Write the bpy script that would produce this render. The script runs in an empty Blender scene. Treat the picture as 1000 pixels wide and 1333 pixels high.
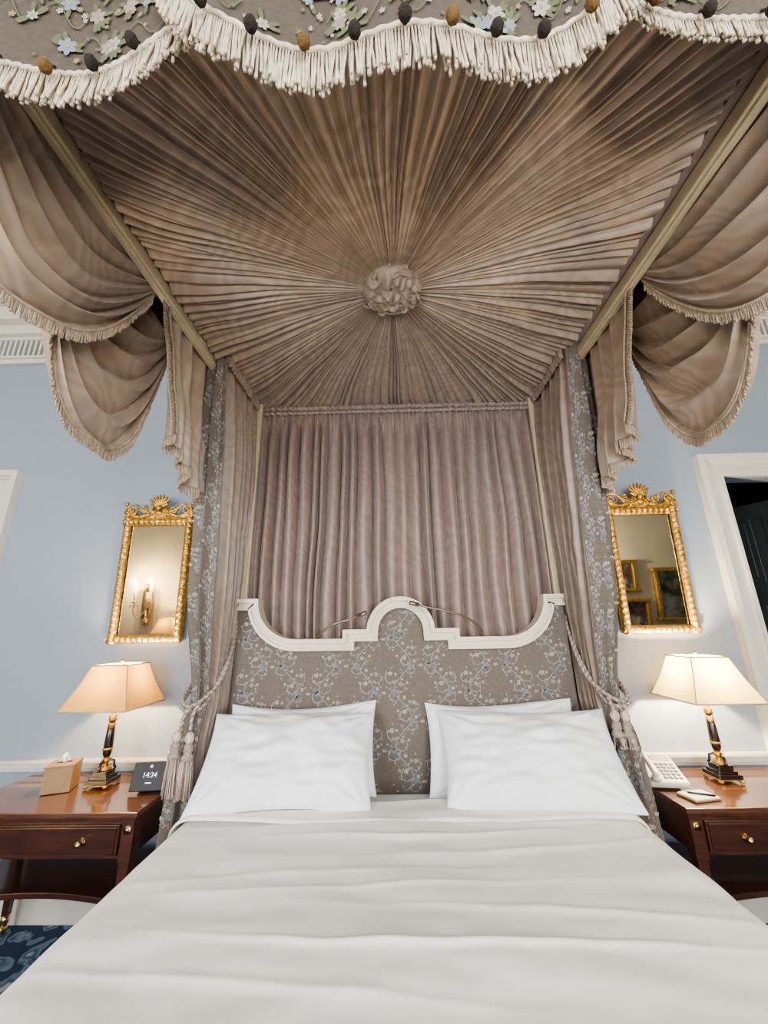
import bpy, math, random
from mathutils import Vector, Matrix, noise
random.seed(7)
R=random.random
def U(a,b): return a+(b-a)*random.random()
PI=math.pi
# ------------------------------------------------------------------ materials
def newmat(name):
    m=bpy.data.materials.new(name); m.use_nodes=True
    nt=m.node_tree; b=nt.nodes['Principled BSDF']
    return m,nt,b
def pmat(name,col,rough=0.5,metal=0.0,col2=None,scale=20,bump=0.0,bscale=200,sheen=0,stretch=(1,1,1),detail=3,coat=0,bdist=0.004):
    m,nt,b=newmat(name); N=nt.nodes; L=nt.links
    b.inputs['Roughness'].default_value=rough; b.inputs['Metallic'].default_value=metal
    if sheen: b.inputs['Sheen Weight'].default_value=sheen
    if coat: b.inputs['Coat Weight'].default_value=coat; b.inputs['Coat Roughness'].default_value=0.08
    tc=N.new('ShaderNodeTexCoord'); mp=N.new('ShaderNodeMapping'); mp.inputs['Scale'].default_value=stretch
    L.new(tc.outputs['Object'],mp.inputs['Vector'])
    n=N.new('ShaderNodeTexNoise'); n.inputs['Scale'].default_value=scale; n.inputs['Detail'].default_value=detail
    L.new(mp.outputs[0],n.inputs['Vector'])
    r=N.new('ShaderNodeValToRGB')
    c2=col2 or tuple(c*0.88 for c in col)
    r.color_ramp.elements[0].color=(*c2,1); r.color_ramp.elements[1].color=(*col,1)
    r.color_ramp.elements[0].position=0.35; r.color_ramp.elements[1].position=0.65
    L.new(n.outputs['Fac'],r.inputs['Fac']); L.new(r.outputs['Color'],b.inputs['Base Color'])
    if bump:
        n2=N.new('ShaderNodeTexNoise'); n2.inputs['Scale'].default_value=bscale; n2.inputs['Detail'].default_value=2
        L.new(mp.outputs[0],n2.inputs['Vector'])
        bp=N.new('ShaderNodeBump'); bp.inputs['Strength'].default_value=bump; bp.inputs['Distance'].default_value=bdist
        L.new(n2.outputs['Fac'],bp.inputs['Height']); L.new(bp.outputs[0],b.inputs['Normal'])
    return m
def moire(name,c1,c2,rough=0.42):
    m,nt,b=newmat(name); N=nt.nodes; L=nt.links
    b.inputs['Roughness'].default_value=rough; b.inputs['Sheen Weight'].default_value=0.2
    tc=N.new('ShaderNodeTexCoord')
    w=N.new('ShaderNodeTexWave'); w.bands_direction='DIAGONAL'; w.inputs['Scale'].default_value=5.5; w.inputs['Distortion'].default_value=30; w.inputs['Detail'].default_value=2.5; w.inputs['Detail Scale'].default_value=0.5
    L.new(tc.outputs['Object'],w.inputs['Vector'])
    n=N.new('ShaderNodeTexNoise'); n.inputs['Scale'].default_value=3.5; L.new(tc.outputs['Object'],n.inputs['Vector'])
    mu=N.new('ShaderNodeMath'); mu.operation='MULTIPLY'; L.new(w.outputs['Fac'],mu.inputs[0]); L.new(n.outputs['Fac'],mu.inputs[1])
    r=N.new('ShaderNodeValToRGB'); r.color_ramp.elements[0].color=(*c1,1); r.color_ramp.elements[1].color=(*c2,1)
    r.color_ramp.elements[0].position=0.0; r.color_ramp.elements[1].position=0.7
    L.new(mu.outputs[0],r.inputs['Fac']); L.new(r.outputs['Color'],b.inputs['Base Color'])
    n3=N.new('ShaderNodeTexNoise'); n3.inputs['Scale'].default_value=350; L.new(tc.outputs['Object'],n3.inputs['Vector'])
    bp=N.new('ShaderNodeBump'); bp.inputs['Strength'].default_value=0.12; bp.inputs['Distance'].default_value=0.002
    L.new(n3.outputs['Fac'],bp.inputs['Height']); L.new(bp.outputs[0],b.inputs['Normal'])
    return m
def emis(name,col,st):
    m,nt,b=newmat(name); b.inputs['Base Color'].default_value=(*col,1)
    b.inputs['Emission Color'].default_value=(*col,1); b.inputs['Emission Strength'].default_value=st
    return m
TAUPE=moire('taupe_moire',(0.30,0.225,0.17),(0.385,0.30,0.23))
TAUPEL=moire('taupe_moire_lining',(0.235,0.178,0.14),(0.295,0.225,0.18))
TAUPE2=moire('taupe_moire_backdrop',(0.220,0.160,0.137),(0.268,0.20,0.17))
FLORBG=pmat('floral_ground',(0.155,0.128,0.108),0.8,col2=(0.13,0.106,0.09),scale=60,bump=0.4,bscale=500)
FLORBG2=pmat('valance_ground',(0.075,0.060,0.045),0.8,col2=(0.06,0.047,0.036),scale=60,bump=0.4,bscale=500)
THC=pmat('thread_cream',(0.40,0.375,0.32),0.7,bump=.2)
THB=pmat('thread_blue',(0.16,0.19,0.235),0.7,bump=.2)
THG=pmat('thread_grey',(0.31,0.295,0.265),0.7,bump=.2)
THM=pmat('thread_mustard',(0.28,0.21,0.10),0.7,bump=.2)
THP=pmat('thread_pink',(0.27,0.19,0.175),0.7,bump=.2)
THGR=pmat('thread_green',(0.09,0.105,0.05),0.7,bump=.2)
WHITE=pmat('white_linen',(0.87,0.86,0.825),0.75,col2=(0.845,0.835,0.80),scale=4,bump=0.6,bscale=6,sheen=.1,bdist=.012)
PILLOW=pmat('white_cotton',(0.86,0.875,0.91),0.7,col2=(0.83,0.845,0.885),scale=5,bump=0.45,bscale=8,sheen=.1,bdist=.008)
CREAM=pmat('cream_paint',(0.68,0.625,0.49),0.4,col2=(0.62,0.565,0.43),scale=15)
CREAMRAIL=pmat('cream_rail_paint',(0.54,0.46,0.30),0.45,col2=(0.48,0.40,0.26),scale=15)
FRINGE=pmat('cream_fringe',(0.62,0.55,0.43),0.85,col2=(0.46,0.40,0.30),scale=60,bump=.5,bscale=300)
FRINGE2=pmat('taupe_fringe',(0.43,0.34,0.25),0.85,col2=(0.30,0.235,0.17),scale=60,bump=.5,bscale=300)
POMD=pmat('pompom_dark',(0.016,0.011,0.009),0.95,bump=.8,bscale=200)
POMM=pmat('pompom_mustard',(0.12,0.065,0.02),0.95,bump=.8,bscale=200)
WALL=pmat('blue_wall_paint',(0.270,0.325,0.40),0.6,col2=(0.262,0.315,0.39),scale=2)
BWALL=pmat('lamplit_wall_paint',(0.58,0.51,0.36),0.6,scale=2)  # back wall: warm lamplight is put into the colour
TRIM=pmat('white_trim_paint',(0.62,0.61,0.56),0.35,col2=(0.59,0.58,0.53),scale=3)
CEIL=pmat('ceiling_paint',(0.75,0.74,0.70),0.8,scale=2)
GOLD=pmat('gilt',(0.66,0.42,0.13),0.36,0.85,col2=(0.42,0.23,0.055),scale=45,bump=.9,bscale=90)
BRASS=pmat('brass',(0.75,0.56,0.27),0.25,1.0,col2=(0.6,0.42,0.18),scale=30)
BRONZE=pmat('bronze',(0.30,0.23,0.17),0.3,0.9)
EBONY=pmat('ebony',(0.018,0.013,0.012),0.15,coat=.6)
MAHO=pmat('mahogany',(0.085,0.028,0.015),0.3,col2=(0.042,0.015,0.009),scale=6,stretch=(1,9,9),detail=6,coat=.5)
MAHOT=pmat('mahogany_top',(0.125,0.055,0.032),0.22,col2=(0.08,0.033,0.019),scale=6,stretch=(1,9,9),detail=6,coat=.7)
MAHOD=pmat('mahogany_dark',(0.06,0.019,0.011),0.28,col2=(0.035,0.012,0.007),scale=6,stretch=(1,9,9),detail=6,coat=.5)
DOOR=pmat('dark_door_paint',(0.035,0.045,0.045),0.4)
DARK=pmat('unlit_dark',(0.03,0.035,0.035),0.9)  # near-black: dark of the unlit hall and behind the grille put into colour
BLACKP=pmat('black_plastic',(0.004,0.004,0.005),0.5)
PHONE=pmat('ivory_plastic',(0.58,0.58,0.54),0.35)
GREY=pmat('grey_keys',(0.25,0.25,0.26),0.5)
TAN=pmat('tan_leather',(0.27,0.18,0.085),0.45,bump=.3,bscale=150)
PAPER=pmat('paper',(0.75,0.74,0.70),0.8)
ROPE=pmat('rope_silk',(0.36,0.31,0.25),0.6,col2=(0.20,0.155,0.13),scale=120)
TASS=pmat('tassel_silk',(0.64,0.56,0.50),0.6,col2=(0.44,0.28,0.25),scale=50,stretch=(3,3,.3))
m,nt,b=newmat('mirror_glass'); b.inputs['Metallic'].default_value=1; b.inputs['Roughness'].default_value=0.02; b.inputs['Base Color'].default_value=(0.88,0.88,0.86,1); MIRROR=m
# carpet
m,nt,b=newmat('blue_carpet'); N=nt.nodes; L=nt.links
tc=N.new('ShaderNodeTexCoord'); v=N.new('ShaderNodeTexVoronoi'); v.inputs['Scale'].default_value=7; v.feature='F1'
nz=N.new('ShaderNodeTexNoise'); nz.inputs['Scale'].default_value=6
mx=N.new('ShaderNodeMixRGB'); mx.inputs[0].default_value=.25; L.new(tc.outputs['Object'],mx.inputs[1]); L.new(nz.outputs['Color'],mx.inputs[2])
L.new(tc.outputs['Object'],nz.inputs['Vector']); L.new(mx.outputs[0],v.inputs['Vector'])
r=N.new('ShaderNodeValToRGB'); e=r.color_ramp.elements
e[0].color=(.36,.38,.36,1); e[0].position=.14; e[1].color=(.02,.04,.09,1); e[1].position=.5
x=e.new(.24); x.color=(.03,.07,.15,1); x=e.new(.36); x.color=(.16,.24,.30,1); x=e.new(.42); x.color=(.015,.03,.07,1)
L.new(v.outputs['Distance'],r.inputs['Fac']); L.new(r.outputs['Color'],b.inputs['Base Color']); b.inputs['Roughness'].default_value=.95
CARPET=m
def shademat(name,col,trans,est,ecol=(1.0,0.60,0.20)):
    m,nt,b=newmat(name); N=nt.nodes; L=nt.links
    out=N['Material Output']
    b.inputs['Base Color'].default_value=(*col,1); b.inputs['Roughness'].default_value=.8
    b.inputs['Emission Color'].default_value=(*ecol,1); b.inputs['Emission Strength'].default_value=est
    t=N.new('ShaderNodeBsdfTranslucent'); t.inputs['Color'].default_value=(*col,1)
    wv=N.new('ShaderNodeTexNoise'); wv.inputs['Scale'].default_value=60
    bp=N.new('ShaderNodeBump'); bp.inputs['Strength'].default_value=.1; L.new(wv.outputs['Fac'],bp.inputs['Height']); L.new(bp.outputs[0],b.inputs['Normal'])
    mx=N.new('ShaderNodeMixShader'); mx.inputs[0].default_value=trans
    L.new(b.outputs[0],mx.inputs[1]); L.new(t.outputs[0],mx.inputs[2]); L.new(mx.outputs[0],out.inputs['Surface'])
    return m
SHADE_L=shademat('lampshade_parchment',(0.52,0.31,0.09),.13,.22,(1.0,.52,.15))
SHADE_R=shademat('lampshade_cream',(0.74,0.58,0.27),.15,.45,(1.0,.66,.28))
# ------------------------------------------------------------------ builders
class MB:
    def __init__(s): s.v=[]; s.f=[]; s.m=[]
    def add(s,vs,fs,mi=0):
        o=len(s.v); s.v.extend([tuple(p) for p in vs])
        for f in fs: s.f.append(tuple(i+o for i in f)); s.m.append(mi)
    def box(s,c,d,mi=0,rot=None):
        vs=[]
        for z in(-.5,.5):
            for y in(-.5,.5):
                for x in(-.5,.5):
                    p=Vector((x*d[0],y*d[1],z*d[2]))
                    if rot is not None: p=rot@p
                    vs.append(p+Vector(c))
        s.add(vs,[(0,2,3,1),(4,5,7,6),(0,1,5,4),(2,6,7,3),(0,4,6,2),(1,3,7,5)],mi)
    def grid(s,fn,nu,nv,mi=0,flip=False):
        vs=[fn(i/nu,j/nv) for j in range(nv+1) for i in range(nu+1)]
        fs=[]
        for j in range(nv):
            for i in range(nu):
                a=j*(nu+1)+i; q=(a,a+1,a+nu+2,a+nu+1)
                fs.append(q[::-1] if flip else q)
        s.add(vs,fs,mi)
    def tube(s,path,rad,n=8,mi=0,cap=True):
        P=[Vector(p) for p in path]; k=len(P); vs=[]
        prev=None
        for i in range(k):
            t=(P[min(i+1,k-1)]-P[max(i-1,0)])
            if t.length<1e-9: t=Vector((0,0,1))
            t.normalize()
            if prev is None:
                a=Vector((0,0,1)) if abs(t.z)<.9 else Vector((1,0,0))
                nn=t.cross(a).normalized()
            else:
                nn=(prev-t*prev.dot(t))
                nn=nn.normalized() if nn.length>1e-6 else prev
            prev=nn; bb=t.cross(nn)
            r=rad(i/(k-1)) if callable(rad) else rad
            for j in range(n):
                a=2*PI*j/n; vs.append(P[i]+nn*math.cos(a)*r+bb*math.sin(a)*r)
        fs=[]
        for i in range(k-1):
            for j in range(n):
                fs.append((i*n+j,i*n+(j+1)%n,(i+1)*n+(j+1)%n,(i+1)*n+j))
        if cap: fs.append(tuple(range(n))[::-1]); fs.append(tuple((k-1)*n+j for j in range(n)))
        s.add(vs,fs,mi)
    def lathe(s,prof,c,n=28,mi=0,sq=False):
        vs=[];fs=[]
        for (r,z) in prof:
            for j in range(n):
                a=2*PI*j/n; vs.append((c[0]+r*math.cos(a),c[1]+r*math.sin(a),c[2]+z))
        for i in range(len(prof)-1):
            for j in range(n): fs.append((i*n+j,i*n+(j+1)%n,(i+1)*n+(j+1)%n,(i+1)*n+j))
        fs.append(tuple(range(n))[::-1]); fs.append(tuple((len(prof)-1)*n+j for j in range(n)))
        s.add(vs,fs,mi)
    def ball(s,c,r,mi=0,nu=10,nv=7,rot=None,amp=0):
        def fn(u,v):
            a=2*PI*u; b=PI*v-PI/2
            p=Vector((math.cos(a)*math.cos(b)*r[0],math.sin(a)*math.cos(b)*r[1],math.sin(b)*r[2]))
            if amp: p*=1+amp*noise.noise(Vector(c)*9+p*180)
            if rot is not None: p=rot@p
            return p+Vector(c)
        s.grid(fn,nu,nv,mi)
    def build(s,name,mats,parent=None,smooth=True,loc=None,bevel=0,autos=False):
        me=bpy.data.meshes.new(name); me.from_pydata(s.v,[],s.f)
        for m in mats: me.materials.append(m)
        me.polygons.foreach_set('material_index',s.m)
        if smooth: me.polygons.foreach_set('use_smooth',[True]*len(s.f))
        me.update()
        o=bpy.data.objects.new(name,me); bpy.context.collection.objects.link(o)
        if parent: o.parent=parent
        if loc: o.location=loc
        if bevel:
            b=o.modifiers.new('b','BEVEL'); b.width=bevel; b.segments=2; b.limit_method='ANGLE'
        return o
def empty(name,loc=(0,0,0),rot=(0,0,0)):
    e=bpy.data.objects.new(name,None); bpy.context.collection.objects.link(e); e.location=loc; e.rotation_euler=rot; e.empty_display_size=.1
    return e
def boxobj(name,c,d,mat,parent=None,bevel=.003,rot=None):
    m=MB(); m.box(c,d,0,rot); return m.build(name,[mat],parent,False,bevel=bevel)
def lerp(a,b,t): return a+(b-a)*t
def sm(t): t=max(0,min(1,t)); return t*t*(3-2*t)
# ------------------------------------------------------------------ embroidery
def ell(cx,cy,a,b,ang,n=8):
    ca,sa=math.cos(ang),math.sin(ang)
    return [(cx+a*math.cos(2*PI*i/n)*ca-b*math.sin(2*PI*i/n)*sa, cy+a*math.cos(2*PI*i/n)*sa+b*math.sin(2*PI*i/n)*ca) for i in range(n)]
def ribbon(path,w):
    out=[]
    for i in range(len(path)-1):
        x0,y0=path[i]; x1,y1=path[i+1]; dx,dy=x1-x0,y1-y0; l=math.hypot(dx,dy)or 1; nx,ny=-dy/l*w/2,dx/l*w/2
        out.append([(x0+nx,y0+ny),(x0-nx,y0-ny),(x1-nx,y1-ny),(x1+nx,y1+ny)])
    return out
def flower(cx,cy,r,col,cc,out,n=5):
    a0=R()*6
    for k in range(n):
        a=a0+2*PI*k/n
        out.append((ell(cx+math.cos(a)*r*.6,cy+math.sin(a)*r*.6,r*.48,r*.33,a),2,col))
    out.append((ell(cx,cy,r*.25,r*.25,0,6),3,cc))
def motif(ox,oy,w,h,big=False):
    out=[]
    A=w*.22
    f=lambda y:(ox+A*math.sin(2*PI*y/h),oy+y)
    for q in ribbon([f(h*i/26) for i in range(27)],.0040): out.append((q,1,2))
    for k,(yy,sg) in enumerate([(.06,1),(.22,-1),(.40,1),(.56,-1),(.72,1),(.90,-1)]):
        bx,by=f(h*yy)
        path=[]; R0=w*.17*U(.85,1.15)
        cx,cy=bx+sg*R0*1.05,by+R0*.55
        for i in range(18):
            t=i/17; a=(PI+.5 if sg>0 else -.5)-sg*t*(-4.4); rr=R0*(1-.62*t)
            if i==0: path.append((bx,by))
            path.append((cx+math.cos(a)*rr,cy+math.sin(a)*rr))
        for q in ribbon(path,.0030): out.append((q,1,0 if k%2 else 2))
        ex,ey=path[-1]
        if k%3==0: flower(ex,ey,.018,1,3,out)
        else: flower(ex,ey,.013,0 if k%2 else 2,3,out)
        for i in range(2,16,2):
            px,py=path[i]; a=U(0,6.28)
            out.append((ell(px+math.cos(a)*.008,py+math.sin(a)*.008,.0075,.0032,a,6),2,1 if R()<.35 else 2))
        flower(bx-sg*w*.12,by+.01,.010,0 if k%2 else 1,3,out)
        flower(bx-sg*w*.26,by-.012,.008,0,3,out)
        flower(bx-sg*w*.36,by+.02,.006,2,3,out)
    for i in range(12):
        y=h*(i+.5)/12; px,py=f(y); a=U(-.5,.5)+(0 if i%2 else PI)
        out.append((ell(px+math.cos(a)*.012,py+math.sin(a)*.009,.011,.0045,a+.6,6),2,1 if i%3==0 else 2))
    return out
def bouquet(ox,oy,w,h):
    out=[]
    for q in ribbon([(ox+w*(i/16-.5)*1.1,oy+h*.3+.03*math.sin(i*.8)) for i in range(17)],.003): out.append((q,1,5))
    for k in range(6):
        cx=ox+U(-.42,.42)*w; cy=oy+U(.1,.9)*h
        for j in range(7):
            a=U(0,6.28); out.append((ell(cx+math.cos(a)*.022,cy+math.sin(a)*.022,.015,.005,a),1.5,5))
        c=random.choice([1,4,2,1])
        flower(cx,cy,U(.012,.020),c,3,out,6)
        flower(cx,cy,U(.007,.010),random.choice([2,1,4]),3,out,5)
    for k in range(14):
        flower(ox+U(-.5,.5)*w,oy+U(0,1)*h,U(.004,.008),random.choice([2,3,5]),3,out)
    return out
def embroider(name,parent,sfn,s0,s1,t0,t1,w,h,sign=1,inside=None,kind='vine',base=.0012):
    mb=MB(); row=0
    s=s0+w/2; c=0
    while s<s1+w/2:
        t=t0-(h/2 if c%2 else 0)
        while t<t1:
            for poly,lay,ci in (motif(s,t,w,h) if kind=='vine' else bouquet(s,t,w,h)):
                if any(not(s0<p[0]<s1 and t0<p[1]<t1) for p in poly): continue
                if inside and any(not inside(*p) for p in poly): continue
                cx=sum(p[0] for p in poly)/len(poly); cy=sum(p[1] for p in poly)/len(poly)
                e=.002
                P0=Vector(sfn(cx,cy)); n=(Vector(sfn(cx+e,cy))-P0).cross(Vector(sfn(cx,cy+e))-P0)
                if n.length<1e-12: continue
                n.normalize(); n*=sign
                off=n*(base+lay*.0005)
                mb.add([Vector(sfn(*p))+off for p in poly],[tuple(range(len(poly)))],ci)
            t+=h
        s+=w; c+=1
    return mb.build(name,[THC,THB,THG,THM,THP,THGR],parent,False)
# ------------------------------------------------------------------ fringe
def fringe(mb,pts,length,rad,spacing,mi=0,taper=1.0,normal=None,loop=False):
    P=[Vector(p) for p in pts]; d=0; nxt=0
    for i in range(len(P)-1):
        seg=(P[i+1]-P[i]).length
        while nxt<=d+seg and seg>0:
            p=P[i].lerp(P[i+1],(nxt-d)/seg); l=length*U(.9,1.07)
            sx,sy=U(-.09,.09)*length,U(-.09,.09)*length
            mb.tube([p+Vector((0,0,.004)),p+Vector((sx*.3,sy*.3,-l*.35)),p+Vector((sx*.8,sy*.8,-l*.75)),p+Vector((sx,sy,-l))],lambda t:rad*(.7+.45*t)*U(.9,1.1),5,mi)
            nxt+=spacing*U(.8,1.2)
        d+=seg
BX=.045
# ================================================================== ROOM
RX0,RX1,RY0,RY1,RZ=-5.8,6.2,-2.0,2.75,4.35
def slab(name,c,d,mat): return boxobj(name,c,d,mat,None,0)
slab('floor',((RX0+RX1)/2,.375,-.05),(RX1-RX0+.4,5.2,.1),CARPET)
slab('ceiling',((RX0+RX1)/2,.375,RZ+.05),(RX1-RX0+.4,5.2,.1),CEIL)
slab('wall_left',(RX0-.05,.375,RZ/2),(.1,4.75,RZ),WALL)
slab('wall_right',(RX1+.05,.375,RZ/2),(.1,4.75,RZ),WALL)
slab('wall_back',((RX0+RX1)/2,RY0-.05,RZ/2),(RX1-RX0,.1,RZ),BWALL)
dx0,dx1,dz=2.45,3.45,2.62
slab('wall_front',((RX0+dx0)/2,RY1+.06,RZ/2),(dx0-RX0,.12,RZ),WALL)
slab('wall_front_east',((dx1+RX1)/2,RY1+.06,RZ/2),(RX1-dx1,.12,RZ),WALL)
slab('wall_front_lintel',((dx0+dx1)/2,RY1+.06,(RZ+dz)/2),(dx1-dx0,.12,RZ-dz),WALL)
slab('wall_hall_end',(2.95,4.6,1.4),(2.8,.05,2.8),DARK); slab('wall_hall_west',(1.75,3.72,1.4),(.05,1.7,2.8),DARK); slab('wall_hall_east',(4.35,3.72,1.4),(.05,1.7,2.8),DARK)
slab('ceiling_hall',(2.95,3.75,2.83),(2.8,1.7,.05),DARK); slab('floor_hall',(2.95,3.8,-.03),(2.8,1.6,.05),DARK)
def casing(name,x0,x1,z,w=.17):
    mb=MB()
    for (a,b,t) in [(0,.022,.038),(.022,.10,.026),(.10,.125,.040),(.125,w,.058)]:
        for sx,xx in((-1,x0),(1,x1)):
            xa=xx+sx*a; xb=xx+sx*b
            mb.box(((xa+xb)/2,RY1-t/2,(z+a)/2),(abs(xb-xa),t,z+a))
        mb.box(((x0+x1)/2,RY1-t/2,z+(a+b)/2),(x1-x0+2*b,t,b-a))
    return mb.build(name,[TRIM],None,False)
casing('trim_1',dx0,dx1,dz)
casing('trim_2',-4.00,-3.01,2.62)
def paneldoor(name,loc,rotz,mat,w=.98,h=2.6):
    e=empty(name,loc,(0,0,rotz)); mb=MB(); mb.box((w/2,0,h/2),(w,.04,h))
    for (x0,x1) in((.1,w/2-.04),(w/2+.04,w-.1)):
        for (z0,z1) in((.2,.85),(1.05,1.75),(1.9,2.45)):
            for s in(-1,1):
                mb.box(((x0+x1)/2,s*.022,(z0+z1)/2),(x1-x0,.01,z1-z0)); mb.box(((x0+x1)/2,s*.03,(z0+z1)/2),(x1-x0-.08,.012,z1-z0-.08))
    mb.build('leaf',[mat],e,False,bevel=.004)
    k=MB(); k.ball((w-.06,-.06,1.0),(.028,.028,.028)); k.tube([(w-.06,-.02,1),(w-.06,-.06,1)],.01); k.build('knob',[BRASS],e)
    return e
paneldoor('door_1',(3.42,2.93,0.01),math.radians(118),DOOR,w=.94,h=2.58)
paneldoor('door_2',(-3.99,RY1-.042,0.01),0,TRIM,w=.97,h=2.6)
def rail(name,z,prof,segs):
    mb=MB()
    for (a,b) in segs:
        for (z0,z1,t) in prof: mb.box(((a+b)/2,RY1-t/2,z+(z0+z1)/2),(b-a,t,z1-z0))
    return mb.build(name,[TRIM],None,False,bevel=.004)
segs=[(RX0,-4.18),(-2.83,dx0-.17),(dx1+.17,RX1)]
rail('trim_3',.76,[(0,.02,.02),(.02,.05,.035),(.05,.07,.05)],segs)
rail('baseboard_front',0,[(0,.16,.02),(.16,.19,.03)],segs)
mb=MB()
for (z0,z1,t) in[(3.78,3.82,.03),(3.82,3.84,.05),(4.00,4.03,.05),(4.03,4.12,.09),(4.12,4.25,.16),(4.25,4.35,.24)]:
    mb.box(((RX0+RX1)/2,RY1-t/2,(z0+z1)/2),(RX1-RX0,t,z1-z0))
mb.build('trim_4',[TRIM],None,False,bevel=.006)
e=empty('ventilation_grille'); mb=MB(); x=RX0+.05
mb.box(((RX0+RX1)/2,RY1-.004,3.92),(RX1-RX0,.006,.16),1)
while x<RX1-.02:
    mb.box((x,RY1-.02,3.92),(.018,.03,.16),0); x+=.045
mb.build('slats',[TRIM,DARK],e,False)
GLASS=emis('daylit_glass',(.75,.85,1),1.5)
def window(name,xc):
    e=empty(name); mb=MB(); z0,z1,w=.6,3.3,1.3
    mb.box((xc,RY0+.01,(z0+z1)/2),(w,.01,z1-z0),1)
    for x in(-w/2,0,w/2): mb.box((xc+x,RY0+.04,(z0+z1)/2),(.06,.06,z1-z0+.06))
    for i in range(5): mb.box((xc,RY0+.04,z0+(z1-z0)*i/4),(w,.05,.05))
    for x in(-w/2-.09,w/2+.09): mb.box((xc+x,RY0+.03,(z0+z1)/2),(.14,.06,z1-z0+.3))
    mb.box((xc,RY0+.03,z1+.1),(w+.32,.06,.14)); mb.box((xc,RY0+.06,z0-.06),(w+.36,.14,.05))
    mb.build('frame',[TRIM,GLASS],e,False,bevel=.004)
    l=bpy.data.lights.new('daylight','AREA'); l.shape='RECTANGLE'; l.size=w; l.size_y=z1-z0; l.energy=WINP; l.color=(.90,.95,1.0)
    o=bpy.data.objects.new('daylight',l); bpy.context.collection.objects.link(o); o.parent=e; o.location=(xc,RY0+.12,(z0+z1)/2)
    o.rotation_euler=(Vector((0,-1,0)).to_track_quat('Z','Y')).to_euler()
WINP=150
window('window_1',-2.3); window('window_2',1.0)
# ================================================================== BED
bed=empty('canopy_bed',(BX,0,0))
ZC=3.17; CY0,CY1=.52,2.50; CXH=1.04
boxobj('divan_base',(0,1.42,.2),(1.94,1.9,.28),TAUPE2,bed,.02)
def rbox(name,c,d,mat,parent,bev):
    o=boxobj(name,c,d,mat,parent,bev); o.modifiers['b'].segments=5; 
    for p in o.data.polygons: p.use_smooth=True
    return o
rbox('mattress',(0,1.42,.555),(1.98,1.93,.42),WHITE,bed,.06)
mb=MB()
for sx in(-1,1):
    for y in(.6,2.3): mb.box((sx*.85,y,.035),(.08,.08,.07))
mb.build('bed_feet',[MAHO],bed,False,bevel=.005)
# headboard
HZ=1.755; HYF=2.40
half=[]
for i in range(13):
    a=PI/2*(1-i/12); half.append((.185*math.cos(a),-.185+.185*math.sin(a)))
half+= [(.325,-.185),(.325,-.235)]
for i in range(13):
    a=-PI/2+PI/2*i/12; half.append((.61+.25*math.cos(a),0+.235*math.sin(a)) if i else (.60,-.235))
half+=[(.975,0)]
outl=[(-x,z) for x,z in half[::-1]][:-1]+half
def topz(x):
    for i in range(len(outl)-1):
        if outl[i][0]<=x<=outl[i+1][0] and outl[i+1][0]>outl[i][0]:
            t=(x-outl[i][0])/(outl[i+1][0]-outl[i][0]); return lerp(outl[i][1],outl[i+1][1],t)
    return 0
import bmesh
pts=[(x,z+HZ-.01) for x,z in outl]+[(.975,.62),(-.975,.62)]
me=bpy.data.meshes.new('headboard_panel'); bm=bmesh.new()
vs=[bm.verts.new((x,HYF,z)) for x,z in pts]; f=bm.faces.new(vs)
r=bmesh.ops.extrude_face_region(bm,geom=[f]); 
for g in r['geom']:
    if isinstance(g,bmesh.types.BMVert): g.co.y+=.05
bmesh.ops.triangulate(bm,faces=[ff for ff in bm.faces if len(ff.verts)>4]); bmesh.ops.recalc_face_normals(bm,faces=bm.faces)
bm.to_mesh(me); me.materials.append(FLORBG); o=bpy.data.objects.new('headboard_panel',me); bpy.context.collection.objects.link(o); o.parent=bed
def offs(pl,d):
    out=[]
    for i,(x,z) in enumerate(pl):
        def nrm(a,b):
            dx,dz=b[0]-a[0],b[1]-a[1]; l=math.hypot(dx,dz) or 1; return (dz/l,-dx/l)
        n1=nrm(pl[i-1],pl[i]) if i>0 else nrm(pl[i],pl[i+1]); n2=nrm(pl[i],pl[i+1]) if i<len(pl)-1 else n1
        nx,nz=n1[0]+n2[0],n1[1]+n2[1]; k=(nx*nx+nz*nz)/2 or 1
        out.append((x+nx/k*d,z+nz/k*d))
    return out
mb=MB()
def band(d0,d1,y0,y1):
    a=offs(outl,d0); b=offs(outl,d1); n=len(a)
    v=[(x,y0,z+HZ) for x,z in a]+[(x,y0,z+HZ) for x,z in b]+[(x,y1,z+HZ) for x,z in a]+[(x,y1,z+HZ) for x,z in b]
    fs=[]
    for i in range(n-1):
        fs+=[(i,i+1,n+i+1,n+i)[::-1],(2*n+i,2*n+i+1,3*n+i+1,3*n+i),(i,2*n+i,2*n+i+1,i+1)[::-1],(n+i,n+i+1,3*n+i+1,3*n+i)[::-1]]
    fs+=[(0,n,3*n,2*n),(n-1,2*n-1,4*n-1,3*n-1)[::-1]]
    mb.add(v,fs)
band(-.008,.046,HYF-.025,HYF+.05); band(-.014,.010,HYF-.045,HYF+.055); band(.034,.052,HYF-.036,HYF)
mb.build('headboard_moulding',[CREAM],bed,False,bevel=.004)
embroider('headboard_embroidery',bed,lambda s,t:(s,HYF,t),-.965,.965,.75,HZ,.215,.29,1,inside=lambda s,t:t<HZ+topz(s)-.055)
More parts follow.
